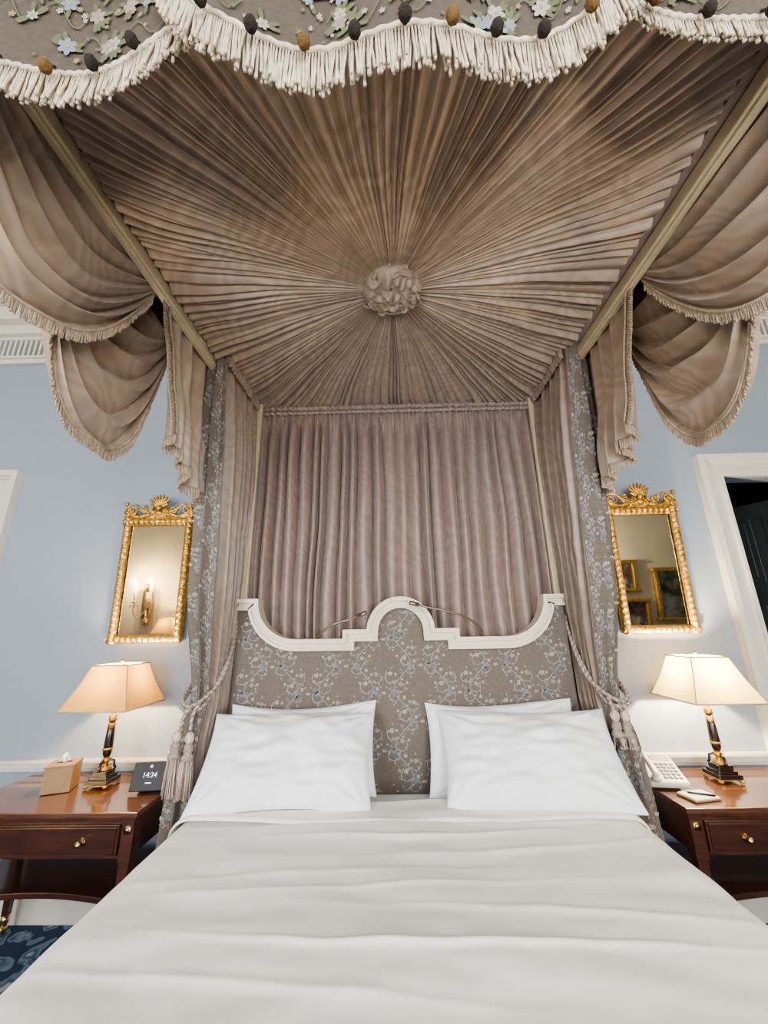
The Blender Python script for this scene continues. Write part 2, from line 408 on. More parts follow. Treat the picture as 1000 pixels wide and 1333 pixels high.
# back posts, side rails, tester frame
mb=MB()
for sx in(-1,1):
    mb.box((sx*.962,2.435,1.6),(.042,.03,3.1))
    mb.box((sx*1.09,(CY0+CY1)/2,ZC-.045),(.05,CY1-CY0,.06)); mb.box((sx*1.09,(CY0+CY1)/2,ZC-.08),(.03,CY1-CY0,.02))
    mb.box((sx*.93,HYF+.035,.4),(.06,.05,.8))
mb.build('posts_and_rails',[CREAMRAIL],bed,False,bevel=.006)
mb=MB()
mb.box((0,(CY0+CY1)/2,ZC+.11),(2.2,CY1-CY0+.02,.04)); mb.box((0,CY1+.03,ZC+.06),(2.2,.03,.2))  # top board added out of view to block light above the pleats
mb.box((-1.075,(CY0+CY1)/2,ZC+.0),(.08,CY1-CY0,.02)); mb.box((1.075,(CY0+CY1)/2,ZC+.0),(.08,CY1-CY0,.02))
mb.build('tester_board_light_block',[TAUPE2],bed,False)
mb=MB()
for sx in(-.9,.9): mb.tube([(sx,.7,ZC+.12),(sx,.7,RZ)],.012)
mb.build('suspension_rods',[BRASS],bed)
# sunburst pleated ceiling of the tester
Np=176; per=10; cx,cy=-.015,1.465
hx=CXH; hy0,hy1=CY0-cy,CY1-cy
W=2*hx; H=hy1-hy0; PER=2*(W+H)
def bpt(p):
    p=p%PER
    if p<W: return (-hx+p,hy0)
    p-=W
    if p<H: return (hx,hy0+p)
    p-=H
    if p<W: return (hx-p,hy1)
    p-=W
    return (-hx,hy1-p)
ws=[U(.45,1.65) for _ in range(Np)]; tot=sum(ws); edges=[0]
for w in ws: edges.append(edges[-1]+w/tot*PER)
nr=34; vs=[];fs=[]; amps=[U(.55,1.4) for _ in range(Np)]; skew=[U(.25,.75) for _ in range(Np)]
cols=[]
for k in range(Np):
    for j in range(per):
        fr=j/per; p=lerp(edges[k],edges[k+1],fr); s=skew[k]
        q=fr/s if fr<s else (1-fr)/(1-s)
        cols.append((p,amps[k]*(q**.6),k))
M=len(cols)
for i in range(nr+1):
    r=.06+.94*(i/nr)**.9
    for (p,h,k) in cols:
        wob=.010*noise.noise(Vector((p*1.2,r*3,2)))*r
        bx,by=bpt(p+wob*4)
        a=.007+.029*r*(.8+.5*noise.noise(Vector((k*3.1,r*4,0))))
        z=ZC-.012-h*a-.03*(1-r)+.012*noise.noise(Vector((bx*r*2,by*r*2,5)))
        vs.append((cx+bx*r,cy+by*r,z))
for i in range(nr):
    for j in range(M): fs.append((i*M+j,i*M+(j+1)%M,(i+1)*M+(j+1)%M,(i+1)*M+j))
mb=MB(); mb.add(vs,fs); mb.build('sunburst_pleats',[TAUPE],bed)
# rosette : scrunched rings of ruffled fabric on a shallow dome
mb=MB()
def ros(u,v):
    a=2*PI*u; r=.135*math.sin(v*PI/2); th=math.cos(v*PI/2)
    P=Vector((math.cos(a)*r,math.sin(a)*r,0))
    z=ZC-.045-.045*th-.05*abs(noise.noise(P*24))
    if v>.95: z=ZC-.02
    return (cx+P.x,cy+P.y,z)
mb.grid(ros,120,30)
for (r0,nw,am,zb) in((.012,2,.008,.100),(.034,4,.012,.098),(.056,6,.014,.094),(.080,8,.015,.086),(.104,11,.014,.074),(.124,13,.012,.058)):
    ph=U(0,6)
    def ruf(u,v,r0=r0,nw=nw,am=am,zb=zb,ph=ph):
        a=2*PI*u; nn=noise.noise(Vector((math.cos(a)*r0*30,math.sin(a)*r0*30,ph))); n2=noise.noise(Vector((math.cos(a)*r0*60,math.sin(a)*r0*60,ph+5)))
        w=math.sin(nw*a+ph+4.0*nn); r=r0+am*w*(.6+.5*v)+.014*nn+.010*n2
        an=a+.30*n2*v+.12*math.cos(nw*a+ph)*v
        z=ZC-lerp(zb-.045,zb+.018*nn+.012*n2,v)
        return (cx+math.cos(an)*r,cy+math.sin(an)*r,z)
    n_=max(60,nw*16)
    mb.grid(ruf,n_,5)
    def ruf2(u,v,f=ruf):   # rolled lip
        p=Vector(f(u,1)); q=Vector((p.x-cx,p.y-cy,0)); d=q.normalized() if q.length>1e-5 else Vector((1,0,0))
        return p+d*(.009*math.sin(v*PI/2))+Vector((0,0,.014*(1-math.cos(v*PI/2))))-Vector((0,0,.005*math.sin(v*PI)))
    mb.grid(ruf2,n_,4)
mb.build('rosette',[TAUPE],bed)
# backdrop curtain
def foldfn(seed,n,pw=1.3):
    rnd=random.Random(seed); ph=[0]
    for i in range(n): ph.append(ph[-1]+rnd.uniform(.6,1.5))
    T=ph[-1]; ph=[p/T for p in ph]; am=[rnd.uniform(.5,1.25) for _ in range(n)]
    def f(u):
        u=min(max(u,0),.99999)
        for i in range(n):
            if ph[i]<=u<ph[i+1]:
                q=(u-ph[i])/(ph[i+1]-ph[i]); return am[i]*(math.sin(q*PI)**pw)
        return 0
    return f
F1=foldfn(3,25,.62); F2=foldfn(5,58)
def back(u,v):
    z=lerp(ZC-.005,1.2,v); uu=u+.013*noise.noise(Vector((u*6,z*1.3,0)))
    k=sm((v-.01)/.13)
    x=lerp(-.965,.965,u)
    y=2.545-(lerp(.026*F2(u)+.05,.090*F1(uu)*(.85+.4*noise.noise(Vector((u*9,z*.9,3))))+.014*noise.noise(Vector((u*30,z*1.6,7))),k))
    if v<.03: y-=.012*math.sin(v/.03*PI)
    return (x,y,z)
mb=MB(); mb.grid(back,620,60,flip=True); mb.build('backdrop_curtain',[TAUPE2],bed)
mb=MB()
def hd(u,v): return (lerp(-.985,.985,u),2.470-.012*F2(u*.999)-.014*math.sin(v*PI),ZC-.035-.035*v)
mb.grid(hd,400,6,flip=True)
def hd2(u,v): return (lerp(-.985,.985,u),2.470-.010*F2(u*.999+.0005)-.010*math.sin(v*PI),ZC-.073-.03*v)
mb.grid(hd2,400,6,flip=True)
mb.build('backdrop_heading',[TAUPE2],bed)
# ---- side curtains
def catm(P,t):
    n=len(P)-1; t=min(max(t,0),1)*n; i=min(int(t),n-1); f=t-i
    p0=P[max(i-1,0)];p1=P[i];p2=P[i+1];p3=P[min(i+2,n)]
    return tuple(.5*((2*b)+(-a+c)*f+(2*a-5*b+4*c-d)*f*f+(-a+3*b-3*c+d)*f**3) for a,b,c,d in zip(p0,p1,p2,p3))
LEV=[(3.13,[(.985,2.49),(.99,2.2),(.995,1.92)],[(.995,1.92),(1.06,1.93),(1.15,2.02),(1.18,2.45)]),
     (2.6,[(.985,2.47),(.985,2.26),(.995,2.02)],[(.995,2.02),(1.09,2.01),(1.18,2.12),(1.19,2.45)]),
     (1.9,[(.995,2.47),(.995,2.30),(1.0,2.10)],[(1.0,2.10),(1.09,2.08),(1.17,2.2),(1.17,2.45)]),
     (1.24,[(1.01,2.46),(1.025,2.36),(1.045,2.26)],[(1.045,2.26),(1.09,2.22),(1.14,2.28),(1.14,2.44)]),
     (1.0,[(1.03,2.46),(1.05,2.34),(1.06,2.22)],[(1.06,2.22),(1.12,2.18),(1.17,2.24),(1.17,2.45)]),
     (.04,[(1.07,2.46),(1.075,2.28),(1.08,2.12)],[(1.08,2.12),(1.14,2.10),(1.20,2.18),(1.20,2.46)])]
def levpt(z,which,u):
    for i in range(len(LEV)-1):
        if LEV[i][0]>=z>=LEV[i+1][0]:
            t=(LEV[i][0]-z)/(LEV[i][0]-LEV[i+1][0]); t=sm(t) if i in(2,3) else t
            a=catm(LEV[i][which],u); b=catm(LEV[i+1][which],u); return lerp(a[0],b[0],t),lerp(a[1],b[1],t)
    a=catm(LEV[-1][which],u) if z<.1 else catm(LEV[0][which],u); return a
def curtain_fn(sx,which,nf,amp,seed):
    F=foldfn(seed,nf,.8)
    def f(u,z):
        x,y=levpt(z,which,u); x2,y2=levpt(z,which,min(u+.01,1)); x1,y1=levpt(z,which,max(u-.01,0))
        tx,ty=x2-x1,y2-y1; l=math.hypot(tx,ty) or 1; nx,ny=-ty/l,tx/l
        eg=min(1,(1-u)/.12) if which==1 else min(1,u/.12)
        k=eg*amp*(1-.55*math.exp(-((z-1.24)/.25)**2))*(F(u+.02*noise.noise(Vector((u*3,z*1.4,seed))))-.5)*min(1,(.25+(3.2-z)*1.5))
        return Vector((sx*(x+nx*k),y+ny*k,z))
    return f
def bedcurtain(name,sx):
    e=empty(name,(BX,0,0))
    fl=curtain_fn(sx,1,6,.075,11+sx); ft=curtain_fn(sx,2,4,.055,21+sx)
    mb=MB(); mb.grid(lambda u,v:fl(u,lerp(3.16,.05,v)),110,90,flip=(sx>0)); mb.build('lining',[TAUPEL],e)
    mb=MB(); mb.grid(lambda u,v:ft(u,lerp(3.16,.05,v)),80,90,flip=(sx>0)); mb.build('floral_face',[FLORBG],e)
    Wd=.62
    embroider('embroidery',e,lambda s,t:ft(s/Wd,t),0.0,Wd,.1,3.1,.155,.24,sign=(1 if sx>0 else -1))
    mb=MB(); H2=foldfn(31+sx,20)
    mb.grid(lambda u,v:(sx*(.975-.012*H2(u)-.01*math.sin(v*PI)),lerp(2.49,1.92,u),ZC-.005-.09*v),160,6,flip=(sx>0))
    mb.build('heading',[TAUPEL],e)
    return e
curtL=bedcurtain('bed_curtain',-1); curtR=bedcurtain('bed_curtain',1)
# ---- tiebacks
def twisted(mb,path,r,pitch=.03):
    P=[Vector(p) for p in path]; Q=[]
    n=len(P)-1
    for i in range(n*30+1):
        Q.append(Vector(catm([tuple(p) for p in P],i/(n*30))))
    L=0; acc=[0]
    for i in range(1,len(Q)): L+=(Q[i]-Q[i-1]).length; acc.append(L)
    for s in range(3):
        out=[]
        for i,q in enumerate(Q):
            t=(Q[min(i+1,len(Q)-1)]-Q[max(i-1,0)]).normalized(); a=Vector((0,1,0)) if abs(t.y)<.9 else Vector((1,0,0))
            n1=t.cross(a).normalized(); n2=t.cross(n1); an=acc[i]/pitch*2*PI+s*2*PI/3
            out.append(q+(n1*math.cos(an)+n2*math.sin(an))*r*.5)
        mb.tube(out,r*.55,5,s%2)
def tassel(mb,c,L=.24,mi=0):
    c=Vector(c)
    mb.ball(c,(.022,.022,.028),1,12,8); mb.lathe([(.012,0),(.02,-.01),(.024,-.035),(.018,-.045),(.03,-.06),(.03,-.075)],c+Vector((0,0,-.02)),14,0)
    for k in range(60):
        a=U(0,6.28); r=.026*math.sqrt(R()); x,y=math.cos(a)*r,math.sin(a)*r
        b=c+Vector((x,y,-.085))
        mb.tube([b,b+Vector((x*.3,y*.3,-.06)),b+Vector((x*.55,y*.55,-(L-.1)*U(.93,1.05)))],.0028,4,random.choice([0,1,1]))
def tieback(name,sx,par):
    e=par; mb=MB()
    twisted(mb,[(sx*.985,2.42,1.66),(sx*.98,2.37,1.50),(sx*.993,2.29,1.34),(sx*1.03,2.20,1.26),(sx*1.10,2.17,1.22),(sx*1.16,2.22,1.25),(sx*1.18,2.36,1.32),(sx*1.17,2.47,1.38)],.0095)
    twisted(mb,[(sx*.98,2.42,1.64),(sx*.995,2.34,1.42),(sx*1.035,2.22,1.23),(sx*1.10,2.18,1.195),(sx*1.165,2.22,1.22),(sx*1.185,2.36,1.28)],.0095)
    if sx<0:
        twisted(mb,[(sx*1.04,2.16,1.24),(sx*1.055,2.13,1.19),(sx*1.055,2.12,1.12)],.009); twisted(mb,[(sx*1.08,2.16,1.22),(sx*1.10,2.13,1.18),(sx*1.105,2.12,1.11)],.009)
        tassel(mb,(sx*1.05,2.11,1.09),.27); tassel(mb,(sx*1.11,2.10,1.10),.26)
    else:
        twisted(mb,[(sx*1.04,2.18,1.24),(sx*1.06,2.19,1.19),(sx*1.07,2.20,1.16)],.009); twisted(mb,[(sx*1.09,2.18,1.22),(sx*1.10,2.19,1.18),(sx*1.10,2.20,1.15)],.009)
        tassel(mb,(sx*1.065,2.19,1.15),.15); tassel(mb,(sx*1.11,2.18,1.15),.15)
    mb.build('tieback_cord_and_tassels',[ROPE,TASS],e)
tieback('curtain_tieback',-1,curtL); tieback('curtain_tieback',1,curtR)
# ---- side swags
def swag(mb,mf,sx,Ya,Yb,za,zb,sag,xo,nf,seed,flen=.05,skewc=0.0,bunch=.10,amp=.05,ex=2.3):
    def f(u,v):
        sh=(1-abs(2*u-1)**ex)
        uu=u+skewc*math.sin(PI*u)*v
        z=lerp(za,zb,u)-bunch*v*(1-sh)-sag*(v**.85)*sh
        Y=lerp(Ya,Yb,uu)+.02*noise.noise(Vector((u*3,v*4,seed)))
        n1=noise.noise(Vector((u*2.2,v*2,seed)))
        p=nf*(v**.85)+.6*n1+.25*u
        q=p-math.floor(p)
        fold=math.sin(2*PI*q-.7*math.sin(2*PI*q))
        loc=.8+.9*noise.noise(Vector((u*2.5,p*.8,seed+9)))
        x=1.12+xo+.07*sh*v+amp*fold*loc*(sh**.55)*(.55+.55*v-.55*v**5)
        return Vector((sx*x,Y,z))
    mb.grid(f,80,170,flip=sx>0)
    pts=[f(i/200,1) for i in range(201)]
    fringe(mf,pts,flen,.0036,.0062)
    mf.tube([f(i/80,1) for i in range(81)],.007,6)
def sides(sx):
    mb=MB(); mf=MB()
    swag(mb,mf,sx,.50,1.40,ZC+.03,ZC+.0,.60,-.015,6.3,1+sx,amp=.046)
    swag(mb,mf,sx,1.02,1.76,ZC,ZC-.02,.80,.11,5.6,4+sx,skewc=.10,ex=3.0,amp=.052)
    T=foldfn(8+sx,5)
    def tf(u,v):
        top=ZC; bot=2.50-.16*sm(u*1.6); z=lerp(top,bot,v)
        Y=lerp(1.46+.19*v,2.18+.02*v,u)
        x=1.10+.05*u+.10*(T(u)-.4)*(.4+.6*v)+.02*noise.noise(Vector((u*3,v*3,sx)))
        return Vector((sx*x,Y,z))
    mb.grid(tf,100,40,flip=sx>0)
    fringe(mf,[tf(i/120,1) for i in range(121)],.05,.0036,.0062)
    ed=[tf(0,i/80) for i in range(81)]
    mf.tube(ed,.007,6)
    for p in ed[::1]:
        l=.04; mf.tube([p,p+Vector((0,-l*.5,-.01)),p+Vector((sx*.003,-l,-.03))],.0036,4)
    mb.box((sx*1.125,(CY0+CY1)/2,ZC+.02),(.012,CY1-CY0,.14))
    mb.build('side_swags',[TAUPE],bed); mf.build('swag_fringe',[FRINGE2],bed)
sides(-1); sides(1)
mb=MB()
for sx in(-1,1): mb.box((sx*1.27,(CY0+CY1)/2,ZC+.14),(.03,CY1-CY0,.30)); mb.box((sx*1.18,(CY0+CY1)/2,ZC+.13),(.2,CY1-CY0,.02))  # unseen outer box, added to close the canopy top against light
mb.build('side_cornice_light_block',[FLORBG2],bed,False)
# ---- front valance
mb=MB(); mf=MB(); mp=MB()
ZT=ZC+.28
def tipc(x): return 2.655+.27*min(1.1,abs(x-.0)/.53)**5
def tipl(x): return 2.72+.13*abs((x+.84)/.38)**2.2
def tipr(x): return 2.785+.20*abs((x-.80)/.26)**1.6
def vfun(tip,fl,y0,seed):
    def f(s,t):   # s=X, t=0 bottom..1 top
        zb=tip(s)+fl; z=lerp(zb,ZT,t)
        y=y0-.018*math.sin(s*14+seed)*(1-t)*1.0-.01*noise.noise(Vector((s*4,t*3,seed)))-.02*math.sin(PI*t)
        return Vector((s,y,z))
    return f
specs=[(-.55,.55,tipc,.108,.50,1),(-1.14,-.47,tipl,.084,.545,2),(.53,1.10,tipr,.045,.545,3)]
for x0,x1,tip,fl,y0,sd in specs:
    f=vfun(tip,fl,y0,sd)
    mb.grid(lambda u,v:f(lerp(x0,x1,u),v),90,24)
    fringe(mf,[f(lerp(x0,x1,i/160),0)+Vector((0,-.007,.0)) for i in range(161)],fl,.0032,.0062)
    fringe(mf,[f(lerp(x0,x1,i/160),0)+Vector((0,.001,.0)) for i in range(161)],fl*.97,.0032,.0064)
    pa=[f(lerp(x0,x1,i/160),0)+Vector((0,-.010,.004+.003*math.sin(i*1.3))) for i in range(161)]
    mf.tube(pa,.006,6)
    x=x0+.05
    k=0
    while x<x1-.02:
        c=f(x,0)+Vector((0,-.036,-.026)); mp.ball(c,(.0135,.0135,.015),0 if k%3 else 1,14,10,amp=.18)
        mp.tube([c+Vector((0,.018,.036)),c],.003,5,0)
        x+=.098*U(.9,1.1); k+=1
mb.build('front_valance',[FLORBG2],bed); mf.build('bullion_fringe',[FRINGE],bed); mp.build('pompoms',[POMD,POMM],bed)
for i,(x0,x1,tip,fl,y0,sd) in enumerate(specs):
    f=vfun(tip,fl,y0,sd)
    embroider('valance_flowers_%d'%(i+1),bed,lambda s,t:f(s,t/.5),x0,x1,.02,.48,.20,.16,sign=1,kind='b',base=.004)
# ================================================================== BEDDING
bedding=empty('duvet',(BX,0,0))
HW=1.0; TOP=.80
def prof(s,hw,rad):
    a=abs(s); 
    if a<hw-rad: return s,0
    q=a-(hw-rad); arc=rad*PI/2
    if q<arc: th=q/rad; return math.copysign(hw-rad+rad*math.sin(th),s),rad*(1-math.cos(th))
    return math.copysign(hw+.03*(q-arc),s),rad+(q-arc)
def duvet(u,v):
    s=lerp(-1.5,1.5,u); x,dz1=prof(s,HW+.02,.09)
    L0=2.07; t=lerp(0,2.05,v); yy=L0-t
    yy2,dz2=yy,0
    fy=.40
    if yy<fy+.09:
        q=(fy+.09)-yy; arc=.09*PI/2
        if q<arc: th=q/.09; yy2=fy+.09-.09*math.sin(th); dz2=.09*(1-math.cos(th))
        else: yy2=fy-.03*(q-arc); dz2=.09+q-arc
    z=TOP-max(dz1,dz2)
    flat=1 if dz1==0 and dz2==0 else .4
    w=.012*noise.noise(Vector((x*1.3,yy*2.2,1)))+.014*noise.noise(Vector((x*.8,yy*5+x*.6,8)))+.009*noise.noise(Vector((x*3,yy*8+x,4)))+.005*noise.noise(Vector((x*6,yy*13,2)))
    for (cy_,xa,am,sl,wd) in((1.85,.1,.010,.03,.016),(1.30,.10,.013,-.03,.012),(1.62,-.4,.006,.06,.02),(1.02,.3,.007,.05,.014),(1.45,.5,.007,-.08,.016),(1.72,.6,.007,.08,.016),(1.15,-.5,.006,-.05,.016),(1.95,.6,.007,-.06,.016),(1.54,-.1,.005,.04,.012)):
        w+=am*math.exp(-abs((yy-cy_-sl*x-.015*math.sin(x*4+cy_*9))/wd)**1.5)*math.exp(-((x-xa)/.60)**2)
    z+=w*flat-.02*(1 if v==0 else 0)
    if dz1>.09:
        x+=math.copysign(1,x)*.015*math.sin(yy*9+noise.noise(Vector((yy*2,0,0)))*3)*min(1,(dz1-.09)*2)
    return (x,yy2,max(z,.12))
mb=MB(); mb.grid(duvet,170,360)
o=mb.build('cover',[WHITE],bedding); so=o.modifiers.new('s','SOLIDIFY'); so.thickness=.018; so.offset=1
def fold(u,v):
    s=lerp(-1.28,1.28,u); x,dz=prof(s,HW+.03,.09)
    yy=lerp(2.13,1.93,v)+.012*noise.noise(Vector((x*2,0,3)))+(.03*abs(x))
    z=TOP+.016-dz+.012*noise.noise(Vector((x*4,yy*9,2)))-(.014 if v>.97 else 0)-(.03 if v<.03 else 0)
    return (x,yy,z)
mb=MB(); mb.grid(fold,140,30); mb.build('turned_down_sheet',[WHITE],bedding)
def pillow(name,loc,rot,w=.88,h=.52,T=.19,seed=0):
    mb=MB()
    def side(sg):
        def f(u,v):
            a=2*u-1;b=2*v-1
            ex=(1-abs(a)**2.6)*(1-abs(b)**2.4); ex=max(ex,0)**.6
            px=w/2*a*(1-.05*(1-b*b)*abs(a)**3); py=h/2*b*(1-.08*(1-a*a)*abs(b)**3)-.012*math.sin(a*2.2+seed)*b*b
            n=noise.noise(Vector((a*1.6,b*1.6,seed)))*.36+noise.noise(Vector((a*4+b,b*3,seed+5)))*.16
            cr=0
            for (qa,qb) in((-1,-1),(1,-1),(-1,1),(1,1)):
                da,db=a-qa,(b-qb); dd=math.hypot(da,db); an=math.atan2(db,da); cr+=.010*math.sin(an*16+seed)*math.exp(-((dd-.3)/.35)**2)
            cr+=.014*noise.noise(Vector((a*2.5+b*3,b*5-a*1.5,seed+11)))
            return Vector((px,py,sg*(T/2*ex*(1+n)+.003)-cr*sg*ex))
        return f
    mb.grid(side(1),90,60); mb.grid(side(-1),90,60,flip=True)
    o=mb.build(name,[PILLOW],None,loc=loc); o.rotation_euler=rot
    return o
def rr(x,y,z): return (math.radians(x),math.radians(y),math.radians(z))
pillow('pillow',(BX-.545,2.30,.985),rr(70,0,2),seed=2,w=.80,h=.44,T=.15)
pillow('pillow',(BX+.52,2.30,.985),rr(70,0,-2),seed=9,w=.80,h=.44,T=.15)
pillow('pillow',(BX-.575,2.155,.980),rr(52,1.5,2),seed=4,w=.84,h=.46,T=.20)
pillow('pillow',(BX+.61,2.155,.980),rr(52,-1.5,-3),seed=13,w=.86,h=.46,T=.20)
# ---- reading lights
def reading(name,pts,hook):
    e=empty(name,(BX,0,0)); mb=MB()
    P=[catm(pts,i/30) for i in range(31)]
    mb.tube(P,.0065,8); 
    d=(Vector(P[-1])-Vector(P[-3])).normalized(); q=Vector(P[-1])
    mb.tube([q,q+d*.05],.012,12); mb.ball(q,(.012,.012,.012))
    mb.tube([P[0],(P[0][0],2.44,P[0][2]-.05)],.009,8); mb.lathe([(.022,0),(.022,.015),(.012,.02)],(P[0][0],2.43,P[0][2]-.03),16)
    mb.build('arm',[BRONZE],e)
reading('reading_light',[(-.50,2.38,1.525),(-.46,2.36,1.57),(-.40,2.34,1.61),(-.30,2.32,1.64),(-.24,2.30,1.66)],0)
reading('reading_light',[(.47,2.38,1.53),(.46,2.36,1.58),(.40,2.34,1.63),(.30,2.31,1.67),(.16,2.29,1.70),(.10,2.28,1.715)],0)
# ================================================================== NIGHTSTANDS
def nightstand(name,loc,w=.95,d=.50,h=.76,rotz=0):
    e=empty(name,loc,(0,0,rotz)); mb=MB()
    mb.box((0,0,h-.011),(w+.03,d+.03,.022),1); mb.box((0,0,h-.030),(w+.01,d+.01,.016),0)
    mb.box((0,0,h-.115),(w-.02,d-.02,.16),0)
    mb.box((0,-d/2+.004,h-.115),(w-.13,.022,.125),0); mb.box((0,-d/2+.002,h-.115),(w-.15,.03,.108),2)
    for sx in(-1,1):
        for sy in(-1,1):
            x,y=sx*(w/2-.028),sy*(d/2-.028)
            mb.box((x,y,h-.12),(.058,.058,.175),0)
            vs=[];zz=[(h-.2,.025),(.09,.016)]
            for z,r in zz: vs+=[(x-r,y-r,z),(x+r,y-r,z),(x+r,y+r,z),(x-r,y+r,z)]
            mb.add(vs,[(0,1,5,4),(1,2,6,5),(2,3,7,6),(3,0,4,7),(3,2,1,0),(4,5,6,7)],0)
    n=16; vs=[]
    for z in(.37,.395):
        for i in range(n+1):
            x=lerp(-w/2+.02,w/2-.02,i/n); vs.append((x,-d/2+.02+.07*math.sin(PI*i/n),z)); vs.append((x,d/2-.02,z))
    fs=[];o=2*(n+1)
    for i in range(n):
        a=2*i; fs+=[(a,a+1,a+3,a+2),(o+a,o+a+2,o+a+3,o+a+1),(a,a+2,o+a+2,o+a),(a+1,o+a+1,o+a+3,a+3)]
    fs+=[(0,o,o+1,1),(2*n,2*n+1,o+2*n+1,o+2*n)]
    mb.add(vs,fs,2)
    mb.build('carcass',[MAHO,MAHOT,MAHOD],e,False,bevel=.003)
    g=MB()
    for x in(-.245,.245):
        yk=-d/2-.014
        g.lathe([(.0,0),(.018,0),(.018,.004),(.006,.008),(.008,.02),(.015,.026),(.013,.034),(.0,.036)],(0,0,0),16)
        k=len(g.v)-8*16
        for i in range(k,len(g.v)):
            vx,vy,vz=g.v[i]; g.v[i]=(x+vx,yk-vz,h-.115+vy)
    for sx in(-1,1):
        g.box((sx*(w/2-.028),-d/2-.001,h-.075),(.034,.008,.034)); g.box((sx*(w/2-.028),-d/2-.004,h-.075),(.018,.01,.018))
        for sy in(-1,1):
            x,y=sx*(w/2-.028),sy*(d/2-.028)
            g.lathe([(.019,.095),(.021,.06),(.012,.052),(.012,.045)],(x,y,0),12); g.ball((x,y,.027),(.012,.026,.026))
    g.build('brass_fittings',[BRASS],e)
    return e
nightstand('nightstand',(-1.735,2.43,0)); nightstand('nightstand',(1.845,2.43,0))
# ================================================================== LAMPS
def lamp(name,loc,shade,energy,b=.19,t=.105,zs=(.41,.64),rotz=0,bulbz=.5,col=(1.0,.74,.44)):
    e=empty(name,loc,(0,0,rotz)); mb=MB()
    mb.box((0,0,.030),(.125,.125,.022),0); mb.box((0,0,.048),(.10,.10,.014),0); mb.box((0,0,.066),(.078,.078,.026),0); mb.box((0,0,.016),(.13,.13,.006),1)
    for sx in(-1,1):
        for sy in(-1,1): mb.ball((sx*.055,sy*.055,.011),(.014,.014,.010),1)
    o=mb.build('plinth',[EBONY,GOLD],e,False,bevel=.002)
    mb=MB()
    mb.lathe([(.034,.078),(.036,.085),(.02,.095),(.012,.11),(.020,.118),(.022,.128),(.014,.14)],(0,0,0),24,1)
    for k in range(3):
        a=k*2*PI/3+.5; mb.tube([(math.cos(a)*.012,math.sin(a)*.012,.13),(math.cos(a)*.04,math.sin(a)*.04,.12),(math.cos(a)*.043,math.sin(a)*.043,.095),(math.cos(a)*.052,math.sin(a)*.052,.08)],.007,7,0)
    mb.lathe([(.014,.14),(.023,.16),(.0245,.20),(.022,.26),(.017,.33)],(0,0,0),24,0)
    mb.lathe([(.0245,.178),(.027,.180),(.027,.188),(.0245,.19)],(0,0,0),24,1)
    mb.lathe([(.018,.33),(.024,.335),(.019,.345),(.022,.355),(.012,.362),(.009,.40),(.014,.405),(.014,.44)],(0,0,0),24,1)
    mb.lathe([(.003,.44),(.003,zs[1]+.01),(.012,zs[1]+.015),(.006,zs[1]+.03)],(0,0,0),10,1)
    mb.build('column',[EBONY,GOLD],e)
    mb=MB()
    def sh(hb,ht,inner):
        vs=[];n=12
        per=[]
        for k,(ax,ay,bx_,by_) in enumerate([(-1,-1,1,-1),(1,-1,1,1),(1,1,-1,1),(-1,1,-1,-1)]):
            for i in range(n):
                q=i/n; per.append((lerp(ax,bx_,q),lerp(ay,by_,q)))
        m=len(per); rows=10
        for j in range(rows+1):
            v=j/rows; s=lerp(hb,ht,v)-.006*math.sin(PI*v)
            for (px,py) in per: vs.append((px*s,py*s,lerp(zs[0],zs[1],v)))
        fs=[(j*m+i,j*m+(i+1)%m,(j+1)*m+(i+1)%m,(j+1)*m+i) for j in range(rows) for i in range(m)]
        mb.add(vs,fs)
    sh(b,t,0)
    o=mb.build('shade',[shade],e,False)
    tm=MB()
    for s,z in((b,zs[0]),(t,zs[1])):
        c=[(-s,-s,z),(s,-s,z),(s,s,z),(-s,s,z)]
        for i in range(4): tm.tube([c[i],c[(i+1)%4]],.0045,6)
    for sx in(-1,1):
        for sy in(-1,1): tm.tube([(sx*b,sy*b,zs[0]),(sx*(b+t)/2-sx*.006,sy*(b+t)/2-sy*.006,(zs[0]+zs[1])/2),(sx*t,sy*t,zs[1])],.003,5)
    for a in(0,PI/2): tm.tube([(-t*math.cos(a),-t*math.sin(a),zs[1]-.005),(t*math.cos(a),t*math.sin(a),zs[1]-.005)],.002,5)
    tm.build('shade_trim',[CREAMRAIL],e)
    mb=MB(); mb.ball((0,0,bulbz),(.03,.03,.04),0,14,10); mb.build('bulb',[emis('bulb_glass',(1,.75,.45),6)],e)
    l=bpy.data.lights.new('glow','POINT'); l.energy=energy; l.color=col; l.shadow_soft_size=.035
    o=bpy.data.objects.new('glow',l); bpy.context.collection.objects.link(o); o.parent=e; o.location=(0,0,bulbz+.055)
    return e
lamp('table_lamp',(-1.66,2.50,.762),SHADE_L,52,col=(1.0,.74,.42))
lamp('table_lamp',(1.80,2.50,.762),SHADE_R,125,col=(1.0,.78,.50))
